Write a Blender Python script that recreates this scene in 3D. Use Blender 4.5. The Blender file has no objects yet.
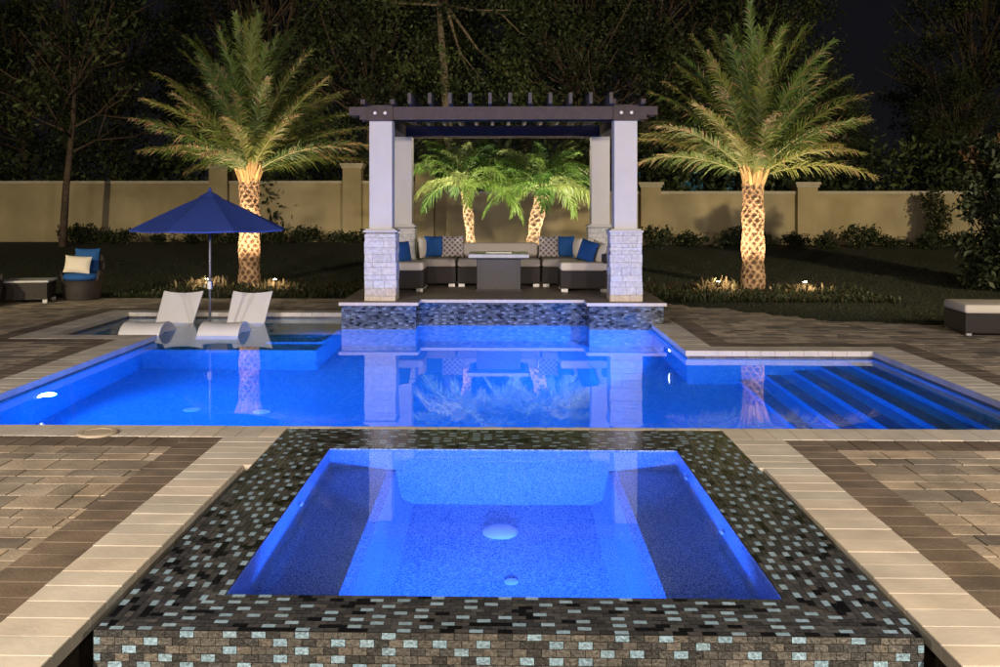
import bpy, math, random
from mathutils import Vector, Matrix
R=math.radians; PI=math.pi
sc=bpy.context.scene
# ------------------------------------------------------------------ camera
TH=R(1.3)
cd=bpy.data.cameras.new('camera'); cam=bpy.data.objects.new('camera',cd); sc.collection.objects.link(cam)
cam.location=(0,0,1.6); cam.rotation_euler=(PI/2,0,TH)
cd.sensor_width=36; cd.lens=36*.96; cd.clip_end=500; cd.clip_start=.05
cd.shift_x=.0198; cd.shift_y=-.1275
sc.camera=cam
# ------------------------------------------------------------------ world
w=bpy.data.worlds.new('World'); sc.world=w; w.use_nodes=True
nt=w.node_tree; bg=nt.nodes['Background']
tc=nt.nodes.new('ShaderNodeTexCoord'); sx=nt.nodes.new('ShaderNodeSeparateXYZ'); rp=nt.nodes.new('ShaderNodeValToRGB')
nt.links.new(tc.outputs['Generated'],sx.inputs[0]); nt.links.new(sx.outputs['Z'],rp.inputs[0]); nt.links.new(rp.outputs[0],bg.inputs['Color'])
rp.color_ramp.elements[0].color=(.62,.62,.78,1); rp.color_ramp.elements[1].color=(.42,.44,.7,1)
bg.inputs['Strength'].default_value=.010
# ------------------------------------------------------------------ render look
sc.view_settings.view_transform='Standard'; sc.view_settings.look='None'; sc.view_settings.exposure=0; sc.view_settings.gamma=1
cy=sc.cycles; cy.max_bounces=8; cy.diffuse_bounces=3; cy.glossy_bounces=4; cy.transmission_bounces=6; cy.transparent_max_bounces=8
cy.sample_clamp_indirect=4; cy.use_denoising=True; cy.caustics_reflective=False; cy.caustics_refractive=True; cy.blur_glossy=.5
# ------------------------------------------------------------------ lights of the house behind the camera and under the eaves, with added deck fills
def lamp(name,kind,loc,target,energy,col,size=.1,cone=60,blend=.5):
    l=bpy.data.lights.new(name,kind); l.energy=energy; l.color=col
    if kind=='SPOT': l.spot_size=R(cone); l.spot_blend=blend; l.shadow_soft_size=size
    elif kind=='AREA': l.shape='DISK'; l.size=size
    else: l.shadow_soft_size=size
    o=bpy.data.objects.new(name,l); sc.collection.objects.link(o); o.location=loc
    if target is not None: o.rotation_euler=(Vector(target)-Vector(loc)).to_track_quat('-Z','Y').to_euler()
    return o
WARM=(1,.81,.60); NEUT=(1,.90,.84)
lamp('house_light_left','SPOT',(-3.4,.3,3.1),(-3.2,5,0),1600,WARM,.12,110,.9)
lamp('house_light_right','SPOT',(3.4,.3,3.1),(3.2,5,0),1600,WARM,.12,110,.9)
lamp('house_light_middle','SPOT',(0,-1.5,3.2),(0,5,0),260,WARM,.12,100,.9)
lamp('eave_flood_left','SPOT',(-6,-3,3.15),(-1.0,15,1.5),3300,NEUT,.15,44,.7)
lamp('eave_flood_right','SPOT',(6.5,-3,3.15),(1.0,15,1.5),3300,NEUT,.15,44,.7)
lamp('deck_fill_left','SPOT',(-7.5,-2,5),(-8.0,12.5,0),1700,NEUT,.12,58,.8)  # added fill that brightens the far deck on the left, no real fixture
lamp('deck_fill_right','SPOT',(7.5,-2,5),(7.5,12,0),1500,NEUT,.12,58,.8)  # matching added fill for the far right deck
lamp('eave_flood_wall_left','SPOT',(-13,-3,5.5),(-12,33,2.6),11000,(1,.82,.5),.2,50,.5)
lamp('eave_flood_wall_right','SPOT',(14,-3,5.5),(8,33,4.6),19000,(1,.82,.5),.2,50,.5)
BLUE=(.0,.19,1.0)
def pool_spot(name,loc,target,e,cone=165,col=BLUE): return lamp(name,'SPOT',loc,target,e,col,.07,cone,.6)
pool_spot('pool_bulb',(-4.2,8.8,-.42),(2,9.2,-.9),600,165,(.04,.22,1))
pool_spot('pool_bulb',(1.95,11.65,-.48),(-2.5,13.0,-.5),850,165,(.04,.22,1))
pool_spot('pool_bulb',(-1.6,7.03,-.19),(-2.2,12,-.9),850)
pool_spot('pool_bulb',(1.2,7.03,-.30),(.6,12,-1.0),480)
pool_spot('pool_bulb',(-2.26,12.6,-.2),(-5,12.7,-.33),150)
pool_spot('spa_bulb',(0,4.03,-.78),(0,7,-1.3),760,168,(.03,.17,1.0))
# landscape up-lights (one fitting each, built further down)
UP=[]
# ------------------------------------------------------------------ mesh helpers
class MB:
    def __init__(s): s.v=[];s.f=[];s.c=[];s.m=[];s.col=(1,1,1);s.mi=0
    def face(s,pts,col=None,mi=None):
        b=len(s.v); s.v.extend([tuple(p) for p in pts]); s.f.append(tuple(range(b,b+len(pts)))); s.c.append(col or s.col); s.m.append(s.mi if mi is None else mi)
    def idx(s,verts,faces,col=None,mi=None):
        b=len(s.v); s.v.extend([tuple(p) for p in verts])
        for f in faces: s.f.append(tuple(b+i for i in f)); s.c.append(col or s.col); s.m.append(s.mi if mi is None else mi)
    def box(s,x0,y0,z0,x1,y1,z1,col=None,mi=None,M=None,bev=0):
        if bev:
            b=bev; V=[]
            # chamfered box: 24 verts
            xs=(x0,x1);ys=(y0,y1);zs=(z0,z1);sg=(1,-1)
            for i in(0,1):
                for j in(0,1):
                    for k in(0,1):
                        X,Y,Z=xs[i],ys[j],zs[k]
                        V+=[(X,Y+sg[j]*b,Z+sg[k]*b),(X+sg[i]*b,Y,Z+sg[k]*b),(X+sg[i]*b,Y+sg[j]*b,Z)]
            n=lambda i,j,k,a:(i*4+j*2+k)*3+a
            F=[]
            for i in(0,1): F.append([n(i,0,0,0),n(i,1,0,0),n(i,1,1,0),n(i,0,1,0)][::-1 if i==0 else 1])
            for j in(0,1): F.append([n(0,j,0,1),n(0,j,1,1),n(1,j,1,1),n(1,j,0,1)][::-1 if j==0 else 1])
            for k in(0,1): F.append([n(0,0,k,2),n(1,0,k,2),n(1,1,k,2),n(0,1,k,2)][::-1 if k==0 else 1])
            for j in(0,1):
                for k in(0,1): F.append([n(0,j,k,1),n(1,j,k,1),n(1,j,k,2),n(0,j,k,2)])
            for i in(0,1):
                for k in(0,1): F.append([n(i,0,k,0),n(i,1,k,0),n(i,1,k,2),n(i,0,k,2)])
            for i in(0,1):
                for j in(0,1): F.append([n(i,j,0,0),n(i,j,1,0),n(i,j,1,1),n(i,j,0,1)])
            for i in(0,1):
                for j in(0,1):
                    for k in(0,1): F.append([n(i,j,k,0),n(i,j,k,1),n(i,j,k,2)])
        else:
            V=[(x,y,z) for x in(x0,x1) for y in(y0,y1) for z in(z0,z1)]
            F=[(0,1,3,2),(4,6,7,5),(0,4,5,1),(2,3,7,6),(0,2,6,4),(1,5,7,3)]
        if M is not None: V=[M@Vector(p) for p in V]
        s.idx(V,F,col,mi)
    def tube(s,path,rad,n=8,cap=True,col=None,mi=None):
        P=[Vector(p) for p in path]; rings=[]
        up=Vector((0,0,1))
        for i,p in enumerate(P):
            t=(P[min(i+1,len(P)-1)]-P[max(i-1,0)]).normalized()
            a=t.cross(up) 
            if a.length<.05: a=t.cross(Vector((0,1,0)))
            a.normalize(); b=t.cross(a); r=rad[i] if isinstance(rad,(list,tuple)) else rad
            rings.append([p+a*math.cos(2*PI*k/n)*r+b*math.sin(2*PI*k/n)*r for k in range(n)])
        V=[q for r_ in rings for q in r_]; F=[]
        for i in range(len(P)-1):
            for k in range(n): F.append((i*n+k,i*n+(k+1)%n,(i+1)*n+(k+1)%n,(i+1)*n+k))
        if cap: F.append(tuple(range(n))[::-1]); F.append(tuple(range((len(P)-1)*n,len(P)*n)))
        s.idx(V,F,col,mi)
    def lathe(s,prof,n=24,c=(0,0),col=None,mi=None):
        V=[];F=[]
        for (r,z) in prof:
            for k in range(n): a=2*PI*k/n; V.append((c[0]+r*math.cos(a),c[1]+r*math.sin(a),z))
        for i in range(len(prof)-1):
            for k in range(n): F.append((i*n+k,i*n+(k+1)%n,(i+1)*n+(k+1)%n,(i+1)*n+k))
        if prof[0][0]>.001: F.append(tuple(range(n))[::-1])
        if prof[-1][0]>.001: F.append(tuple(range((len(prof)-1)*n,len(prof)*n)))
        s.idx(V,F,col,mi)
    def build(s,name,mats,parent=None,smooth=False,loc=None):
        me=bpy.data.meshes.new(name); me.from_pydata(s.v,[],s.f)
        at=me.attributes.new('Col','FLOAT_COLOR','CORNER'); buf=[]
        for f,c in zip(s.f,s.c): buf.extend((c[0],c[1],c[2],1.0)*len(f))
        at.data.foreach_set('color',buf)
        if not isinstance(mats,(list,tuple)): mats=[mats]
        for m in mats: me.materials.append(m)
        me.polygons.foreach_set('material_index',s.m)
        if smooth: me.polygons.foreach_set('use_smooth',[True]*len(s.f))
        me.update()
        o=bpy.data.objects.new(name,me); sc.collection.objects.link(o)
        if parent is not None: o.parent=parent
        if loc: o.location=loc
        return o
def bevel(o,wd=.01,seg=2):
    b=o.modifiers.new('b','BEVEL'); b.width=wd; b.segments=seg; b.limit_method='ANGLE'; b.angle_limit=R(40); return o
def thing(name,label,cat,loc=(0,0,0),rz=0,group=None):
    o=bpy.data.objects.new(name,None); sc.collection.objects.link(o); o.location=loc; o.rotation_euler=(0,0,rz)
    o.empty_display_size=.1; o['label']=label; o['category']=cat
    if group:o['group']=group
    return o
def tag(o,label,cat,group=None):
    o['label']=label;o['category']=cat
    if group:o['group']=group
    return o
def struct(o): o['kind']='structure'; return o
def stuff(o,label=None,cat=None):
    o['kind']='stuff'
    if label:o['label']=label;o['category']=cat
    return o
def copy_tree(o,parent=None):
    c=o.copy(); sc.collection.objects.link(c); c.parent=parent
    for ch in [q for q in sc.objects if q.parent==o]: copy_tree(ch,c)
    return c
# ------------------------------------------------------------------ materials
MT={}
def mat(name,col=(.5,.5,.5),rough=.6,metal=0,attr=False,noise=0,nscale=8,bump=0,bscale=40,spec=.5,coat=0,trans=0,col2=None,bdist=.01):
    m=bpy.data.materials.new(name); m.use_nodes=True; n=m.node_tree; L=n.links; b=n.nodes['Principled BSDF']
    b.inputs['Roughness'].default_value=rough; b.inputs['Metallic'].default_value=metal; b.inputs['Specular IOR Level'].default_value=spec
    b.inputs['Coat Weight'].default_value=coat
    if attr:
        a=n.nodes.new('ShaderNodeAttribute'); a.attribute_name='Col'; cur=a.outputs['Color']
    else:
        a=n.nodes.new('ShaderNodeRGB'); a.outputs[0].default_value=(*col,1); cur=a.outputs[0]
    t=n.nodes.new('ShaderNodeTexCoord')
    if noise or col2:
        z=n.nodes.new('ShaderNodeTexNoise'); z.inputs['Scale'].default_value=nscale; z.inputs['Detail'].default_value=5; L.new(t.outputs['Object'],z.inputs['Vector'])
        mr=n.nodes.new('ShaderNodeMapRange'); mr.inputs['From Min'].default_value=.3; mr.inputs['From Max'].default_value=.7
        L.new(z.outputs['Fac'],mr.inputs['Value'])
        if col2:
            mx=n.nodes.new('ShaderNodeMix'); mx.data_type='RGBA'; L.new(mr.outputs[0],mx.inputs['Factor']); L.new(cur,mx.inputs[6]); mx.inputs[7].default_value=(*col2,1); cur=mx.outputs[2]
        else:
            mr.inputs['To Min'].default_value=1-noise; mr.inputs['To Max'].default_value=1+noise
            mx=n.nodes.new('ShaderNodeVectorMath'); mx.operation='SCALE'; L.new(cur,mx.inputs[0]); L.new(mr.outputs[0],mx.inputs['Scale']); cur=mx.outputs[0]
    L.new(cur,b.inputs['Base Color'])
    if bump:
        z=n.nodes.new('ShaderNodeTexNoise'); z.inputs['Scale'].default_value=bscale; z.inputs['Detail'].default_value=6; L.new(t.outputs['Object'],z.inputs['Vector'])
        bp=n.nodes.new('ShaderNodeBump'); bp.inputs['Strength'].default_value=bump; bp.inputs['Distance'].default_value=bdist
        L.new(z.outputs['Fac'],bp.inputs['Height']); L.new(bp.outputs[0],b.inputs['Normal'])
    if trans:
        # leaf: part of the light goes through
        tr=n.nodes.new('ShaderNodeBsdfTranslucent'); L.new(cur,tr.inputs['Color']); ms=n.nodes.new('ShaderNodeMixShader'); ms.inputs[0].default_value=trans
        L.new(b.outputs[0],ms.inputs[1]); L.new(tr.outputs[0],ms.inputs[2]); L.new(ms.outputs[0],n.nodes['Material Output'].inputs['Surface'])
    return m
def wicker(name,col):
    m=mat(name,col,.55); n=m.node_tree; L=n.links; b=n.nodes['Principled BSDF']
    t=n.nodes.new('ShaderNodeTexCoord'); hs=[]
    for d in('Z','DIAG'):
        wv=n.nodes.new('ShaderNodeTexWave'); wv.wave_type='BANDS'; wv.bands_direction='Z' if d=='Z' else 'DIAGONAL'; wv.inputs['Scale'].default_value=24; wv.inputs['Distortion'].default_value=.6
        L.new(t.outputs['Object'],wv.inputs['Vector']); hs.append(wv)
    mm=n.nodes.new('ShaderNodeMath'); mm.operation='MULTIPLY'; L.new(hs[0].outputs['Fac'],mm.inputs[0]); L.new(hs[1].outputs['Fac'],mm.inputs[1])
    mx=n.nodes.new('ShaderNodeMix'); mx.data_type='RGBA'; L.new(mm.outputs[0],mx.inputs['Factor']); mx.inputs[6].default_value=(*[c*.45 for c in col],1); mx.inputs[7].default_value=(*[c*1.6 for c in col],1)
    L.new(mx.outputs[2],b.inputs['Base Color'])
    bp=n.nodes.new('ShaderNodeBump'); bp.inputs['Strength'].default_value=.8; bp.inputs['Distance'].default_value=.006; L.new(mm.outputs[0],bp.inputs['Height']); L.new(bp.outputs[0],b.inputs['Normal'])
    return m
def brickmat(name,c1,c2,mort,bw,bh,msize=.004,rough=.5,axes='XZ',noise=.15,bump=.4):
    m=mat(name,c1,rough); n=m.node_tree; L=n.links; b=n.nodes['Principled BSDF']
    t=n.nodes.new('ShaderNodeTexCoord'); s=n.nodes.new('ShaderNodeSeparateXYZ'); cb=n.nodes.new('ShaderNodeCombineXYZ'); L.new(t.outputs['Object'],s.inputs[0])
    if axes=='WALL':
        ad=n.nodes.new('ShaderNodeMath'); L.new(s.outputs['X'],ad.inputs[0]); L.new(s.outputs['Y'],ad.inputs[1]); L.new(ad.outputs[0],cb.inputs[0]); L.new(s.outputs['Z'],cb.inputs[1])
    else: L.new(s.outputs[axes[0]],cb.inputs[0]); L.new(s.outputs[axes[1]],cb.inputs[1])
    k=n.nodes.new('ShaderNodeTexBrick'); k.inputs['Color1'].default_value=(*c1,1); k.inputs['Color2'].default_value=(*c2,1); k.inputs['Mortar'].default_value=(*mort,1)
    k.inputs['Scale'].default_value=1; k.inputs['Brick Width'].default_value=bw; k.inputs['Row Height'].default_value=bh; k.inputs['Mortar Size'].default_value=msize
    L.new(cb.outputs[0],k.inputs['Vector'])
    z=n.nodes.new('ShaderNodeTexNoise'); z.inputs['Scale'].default_value=14; z.inputs['Detail'].default_value=6; L.new(t.outputs['Object'],z.inputs['Vector'])
    mr=n.nodes.new('ShaderNodeMapRange'); mr.inputs['To Min'].default_value=1-noise*2; mr.inputs['To Max'].default_value=1+noise*2; L.new(z.outputs['Fac'],mr.inputs['Value'])
    mx=n.nodes.new('ShaderNodeVectorMath'); mx.operation='SCALE'; L.new(k.outputs['Color'],mx.inputs[0]); L.new(mr.outputs[0],mx.inputs['Scale']); L.new(mx.outputs[0],b.inputs['Base Color'])
    mm=n.nodes.new('ShaderNodeMath'); mm.operation='SUBTRACT'; L.new(z.outputs['Fac'],mm.inputs[0]); L.new(k.outputs['Fac'],mm.inputs[1])
    bp=n.nodes.new('ShaderNodeBump'); bp.inputs['Strength'].default_value=bump; bp.inputs['Distance'].default_value=.01; L.new(mm.outputs[0],bp.inputs['Height']); L.new(bp.outputs[0],b.inputs['Normal'])
    return m
def plaster(name,c1,c2,scale):
    m=mat(name,c1,.55); n=m.node_tree; L=n.links; b=n.nodes['Principled BSDF']
    t=n.nodes.new('ShaderNodeTexCoord'); v=n.nodes.new('ShaderNodeTexNoise'); v.inputs['Scale'].default_value=scale; v.inputs['Detail'].default_value=2; L.new(t.outputs['Object'],v.inputs['Vector'])
    r=n.nodes.new('ShaderNodeValToRGB'); r.color_ramp.elements[0].position=.44; r.color_ramp.elements[1].position=.56
    r.color_ramp.elements[0].color=(*c1,1); r.color_ramp.elements[1].color=(*c2,1); L.new(v.outputs['Fac'],r.inputs[0]); L.new(r.outputs[0],b.inputs['Base Color']); return m
M={}
M['coping']=mat('travertine_coping',attr=True,rough=.55,noise=.15,nscale=3.2,bump=.25,bscale=30)
M['paver']=mat('concrete_paver',attr=True,rough=.75,noise=.30,nscale=4,bump=.5,bscale=60)
M['sand']=mat('joint_sand',(.05,.04,.03),.95)
M['mosaic']=mat('glass_mosaic',attr=True,rough=.14,noise=.2,nscale=60,bump=.12,bscale=25,spec=.6)
M['slate']=mat('rough_mosaic',attr=True,rough=.4,noise=.45,nscale=70,bump=.8,bscale=90)
M['grout']=mat('dark_grout',(.035,.03,.028),.8)
M['grass']=mat('lawn_grass',(.014,.020,.007),.95,col2=(.026,.028,.010),nscale=3,bump=1,bscale=50,bdist=.05)
M['blade']=mat('grass_blade',attr=True,rough=.8,trans=.3)
M['mulch']=mat('mulch',(.035,.022,.013),.95,noise=.6,nscale=30,bump=1,bscale=60,bdist=.04)
M['plaster']=plaster('pool_plaster',(.04,.30,.56),(.07,.37,.62),30)
M['spaplaster']=plaster('pebble_spa_plaster',(.05,.13,.28),(.42,.58,.78),130)
M['band']=brickmat('waterline_tile',(.10,.085,.075),(.22,.19,.16),(.05,.045,.04),.08,.04,.004,.3,'WALL')
M['stone']=mat('stacked_stone',attr=True,rough=.8,noise=.18,nscale=22,bump=.6,bscale=35)
M['stucco']=mat('column_stucco',(.62,.60,.57),.75,noise=.05,nscale=2.5,bump=.35,bscale=60)
M['cream']=mat('cast_stone',(.62,.55,.45),.7,noise=.08,nscale=20,bump=.2)
M['wall']=mat('garden_wall_stucco',(.40,.33,.20),.9,noise=.22,nscale=.7,bump=.3,bscale=60)
M['cap']=mat('wall_cap',(.50,.45,.36),.85,noise=.1,nscale=4)
M['beam']=mat('dark_stained_timber',(.055,.034,.028),.65,noise=.25,nscale=12,bump=.2)
M['rafter']=mat('grey_timber',(.065,.052,.048),.65,noise=.2,nscale=12)
M['metal']=mat('brushed_metal',(.6,.6,.6),.3,1)
M['pole']=mat('dull_metal_pole',(.22,.21,.21),.5,.6)
M['bolt']=mat('bright_bolt',(.4,.38,.4),.4,.4)
M['wick']=wicker('dark_wicker',(.045,.035,.032))
M['cush']=mat('cream_cushion',(.76,.69,.57),.9,bump=.15,bscale=120)
M['gcush']=mat('taupe_cushion',(.44,.39,.34),.9,bump=.15,bscale=120)
M['blue']=mat('blue_cushion',(.012,.09,.30),.85,bump=.2,bscale=120)
M['white']=mat('off_white_cushion',(.75,.68,.55),.9,bump=.15,bscale=100)
M['canvas']=mat('blue_canvas',(.035,.075,.34),.8,noise=.08,nscale=5,trans=.25,bump=.15,bscale=12)
M['lounge']=mat('white_moulded_resin',(.82,.80,.76),.45,noise=.03,nscale=6,spec=.4)
M['tabletop']=mat('pale_table_top',(.55,.56,.56),.35,noise=.1,nscale=10)
M['firebody']=mat('charcoal_panel',(.05,.045,.048),.5,noise=.15,nscale=30)
M['bark']=mat('bark',(.10,.07,.05),.9,noise=.4,nscale=8,bump=1,bscale=20,bdist=.04)
M['palebark']=mat('pale_bark',(.20,.16,.11),.9,noise=.4,nscale=8,bump=1,bscale=20,bdist=.04)
M['trunk']=mat('palm_trunk',attr=True,rough=.85,noise=.3,nscale=25,bump=.6,bscale=50)
M['frond']=mat('palm_frond',attr=True,rough=.5,trans=.35)
M['leaf']=mat('leaves',attr=True,rough=.6,trans=.25)
M['drain']=mat('white_plastic',(.85,.85,.85),.4)
M['tile']=brickmat('terrace_tile',(.20,.16,.13),(.27,.22,.18),(.10,.09,.08),.6,.3,.005,.5,'XY')
M['dark']=mat('dark_house',(.05,.045,.045),.8)
M['bronze']=mat('bronze_fitting',(.06,.045,.03),.4,.8)
# patterned pillow
pm=mat('lattice_fabric',(.5,.45,.42),.9); n=pm.node_tree; L=n.links; t=n.nodes.new('ShaderNodeTexCoord'); mp=n.nodes.new('ShaderNodeMapping'); mp.inputs['Rotation'].default_value=(0,R(45),0)
L.new(t.outputs['Object'],mp.inputs[0]); s_=n.nodes.new('ShaderNodeSeparateXYZ'); L.new(mp.outputs[0],s_.inputs[0]); ml=[]
for ax in('X','Z'):
    a=n.nodes.new('ShaderNodeMath'); a.operation='MULTIPLY'; a.inputs[1].default_value=16; L.new(s_.outputs[ax],a.inputs[0])
    fr=n.nodes.new('ShaderNodeMath'); fr.operation='FRACT'; L.new(a.outputs[0],fr.inputs[0]); g=n.nodes.new('ShaderNodeMath'); g.operation='LESS_THAN'; g.inputs[1].default_value=.3; L.new(fr.outputs[0],g.inputs[0]); ml.append(g)
mxx=n.nodes.new('ShaderNodeMath'); mxx.operation='MAXIMUM'; L.new(ml[0].outputs[0],mxx.inputs[0]); L.new(ml[1].outputs[0],mxx.inputs[1])
mc=n.nodes.new('ShaderNodeMix'); mc.data_type='RGBA'; L.new(mxx.outputs[0],mc.inputs['Factor']); mc.inputs[6].default_value=(.22,.17,.16,1); mc.inputs[7].default_value=(.62,.58,.55,1); L.new(mc.outputs[2],n.nodes['Principled BSDF'].inputs['Base Color'])
M['lattice']=pm
def water(name,bump):
    m=bpy.data.materials.new(name); m.use_nodes=True; n=m.node_tree; L=n.links; n.nodes.remove(n.nodes['Principled BSDF'])
    g=n.nodes.new('ShaderNodeBsdfGlass'); g.inputs['IOR'].default_value=1.33; g.inputs['Roughness'].default_value=0; g.inputs['Color'].default_value=(.93,.97,1,1)
    t=n.nodes.new('ShaderNodeTexCoord'); z=n.nodes.new('ShaderNodeTexNoise'); z.inputs['Scale'].default_value=3.5; z.inputs['Detail'].default_value=3; L.new(t.outputs['Object'],z.inputs['Vector'])
    bp=n.nodes.new('ShaderNodeBump'); bp.inputs['Strength'].default_value=bump; bp.inputs['Distance'].default_value=.01; L.new(z.outputs['Fac'],bp.inputs['Height']); L.new(bp.outputs[0],g.inputs['Normal'])
    tp=n.nodes.new('ShaderNodeBsdfTransparent'); ms=n.nodes.new('ShaderNodeMixShader'); ms.inputs[0].default_value=.065; L.new(g.outputs[0],ms.inputs[1]); L.new(tp.outputs[0],ms.inputs[2]); L.new(ms.outputs[0],n.nodes['Material Output'].inputs['Surface']); return m
M['water']=water('pool_water',.004); M['spawater']=water('spa_water',.03)
def emis(name,col,st):
    m=bpy.data.materials.new(name); m.use_nodes=True; n=m.node_tree; b=n.nodes['Principled BSDF']; b.inputs['Emission Color'].default_value=(*col,1); b.inputs['Emission Strength'].default_value=st; b.inputs['Base Color'].default_value=(.1,.1,.1,1); return m
M['lens']=emis('lit_pool_lens',(.75,.88,1),20); M['lens2']=emis('lit_landscape_lens',(1,.8,.5),140); M['teal']=emis('dim_teal_window',(.02,.10,.11),.35)
rg=random.Random(7)
# ================================================================== SETTING
PO=[(-4.3,6.93),(4.1,6.93),(4.1,10.68),(2.05,10.68),(2.05,13.12),(1.19,13.12),(1.19,13.56),(-1.18,13.56),(-1.18,13.12),(-2.2,13.12),(-2.2,14.35),(-5.64,14.35),(-5.64,11.8),(-4.3,11.8)]
ZW=-.08; ZF=-1.55
b=MB()
for i,(x,y) in enumerate(PO):
    x2,y2=PO[(i+1)%len(PO)]
    b.face([(x,y,-.16),(x2,y2,-.16),(x2,y2,-.055),(x,y,-.055)],mi=1)
    b.face([(x,y,ZF),(x2,y2,ZF),(x2,y2,-.16),(x,y,-.16)],mi=0)
b.face([(x,y,ZF) for x,y in PO],mi=0)
struct(b.build('pool_basin',[M['plaster'],M['band']]))
b=MB(); b.box(-5.637,11.38,-1.6,-2.203,14.347,-.33); struct(bevel(b.build('pool_tanning_shelf',M['plaster']),.04,3))
b=MB(); b.box(-2.95,11.9,-.4,-2.22,14.34,-.18); struct(bevel(b.build('pool_bench',M['plaster']),.04,3))
b=MB()
for k in range(5): b.box(3.82-.3*k,6.935,-1.6,4.097 if k==0 else 3.815-.3*(k-1),10.677,-.33-.25*k)
struct(b.build('pool_steps',M['plaster']))
b=MB()
for k in range(5): b.box(3.815-.3*k,6.94,-.35-.25*k,3.96-.3*k,10.67,-.326-.25*k,col=(.07,.16,.26))  # nosing widened in dark colour to stand in for shade on the treads
struct(b.build('step_nosing_and_shade',M['mosaic']))
b=MB(); b.face([(x,y,ZW) for x,y in PO]); struct(b.build('pool_water',M['water']))
# ground / lawn
def gz(y): return -.035 if y<17 else (-.035+.46*min(1,(y-17)/12))
b=MB(); ys=[-30,1.0]+[1+.74*i for i in range(1,22)]+[17.5+i for i in range(0,14)]+[34,40,60,120,300]; ys=sorted(set(ys))
xs=[-300,-100,-40,-20,-12,-6.2,-3,-1.7,1.7,3,4.9,8,14,20,40,100,300]
for i in range(len(xs)-1):
    for j in range(len(ys)-1):
        x0,x1,y0,y1=xs[i],xs[i+1],ys[j],ys[j+1]
        if x0>=-6.2 and x1<=4.9 and y0>=1 and y1<=(16.6 if x1<=1.7 else 13.7 if x1<=3 else 12.2): continue
        b.face([(x0,y0,gz(y0)),(x1,y0,gz(y0)),(x1,y1,gz(y1)),(x0,y1,gz(y1))])
struct(b.build('lawn',M['grass']))
# trough round the spa
b=MB(); b.box(-1.9,-1,-.5,1.9,3.585,-.42); b.box(-1.9,3.585,-.5,-1.545,6.9,-.42); b.box(1.565,3.585,-.5,1.9,6.9,-.42)
for sx_ in(-1,1): b.box(sx_*1.62 if sx_>0 else -1.9,-1,-.42,1.9 if sx_>0 else -1.62,5.88,-.06)
struct(b.build('spa_overflow_channel',M['mulch']))
# joint sand under the pavers
b=MB()
for r in [(-14,1,-4.32,11.78),(-14,11.78,-5.66,16.5),(-5.66,14.37,-2.2,16.5),(4.12,1,14,12.7),(2.2,10.7,4.12,13.0),(2.07,10.7,2.2,13.1),(-4.32,1,-1.62,6.91),(1.62,1,4.12,6.91),(2.2,13,3.2,15)]:
    b.face([(r[0],r[1],-.016),(r[2],r[1],-.016),(r[2],r[3],-.016),(r[0],r[3],-.016)])
struct(b.build('paving_bed',M['sand']))
def vary(c,a,r): 
    k=1+r.uniform(-a,a); h=r.uniform(-.03,.03); return (c[0]*k*(1+h),c[1]*k,c[2]*k*(1-h))
runs=[]
def run(bm,x0,y0,x1,y1,along,ln,th,z,colf,gap=.002,bev=.003):
    runs.append((x0,y0,x1,y1))
    a0,a1=(x0,x1) if along=='x' else (y0,y1); n=max(1,round((a1-a0)/ln)); st=(a1-a0)/n
    for i in range(n):
        p,q=a0+i*st+gap/2,a0+(i+1)*st-gap/2
        zz=z+rg.uniform(-.0012,.0012)
        if along=='x': bm.box(p,y0,z-th,q,y1,zz,col=colf(),bev=bev)
        else: bm.box(x0,p,z-th,x1,q,zz,col=colf(),bev=bev)
cop=MB(); cc=lambda: vary((.60,.555,.49),.06,rg)
for r in [(-4.63,6.95,-4.28,11.47,'y'),(-5.97,11.47,-4.28,11.82,'x'),(-5.97,11.82,-5.62,14.33,'y'),(-5.97,14.33,-2.22,14.66,'x'),
          (-4.63,6.62,-1.545,6.95,'x'),(1.565,6.62,4.43,6.95,'x'),(4.08,6.95,4.43,10.66,'y'),(2.38,10.66,4.43,11.0,'x'),(2.03,10.66,2.38,13.1,'y'),
          (-1.93,1.8,-1.6,5.9,'y'),(1.6,1.8,1.93,5.9,'y'),(-1.93,5.9,-1.545,6.62,'y'),(1.565,5.9,1.93,6.62,'y'),(-1.545,6.88,1.565,6.95,'x')]:
    run(cop,*r,.155*1.02,.06,0,cc)
struct(cop.build('pool_coping',M['coping']))
NC=len(runs)
bd=MB(); bc=lambda: vary((.165,.13,.10),.16,rg)
for r in [(-4.9,6.62,-4.63,11.2,'y'),(-4.9,6.35,-2.2,6.62,'x'),(-2.2,1.8,-1.93,6.62,'y'),(-6.24,11.2,-4.63,11.47,'x'),(-6.24,11.47,-5.97,14.93,'y'),(-5.97,14.66,-2.22,14.93,'x'),
          (4.43,6.62,4.7,11.27,'y'),(2.2,6.35,4.7,6.62,'x'),(1.93,1.8,2.2,6.62,'y'),(2.65,11.0,4.43,11.27,'x'),(2.38,11.0,2.65,13.8,'y')]:
    run(bd,*r,.16,.05,-.003,bc,gap=.006)
struct(bd.build('paving_border',M['paver']))
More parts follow.
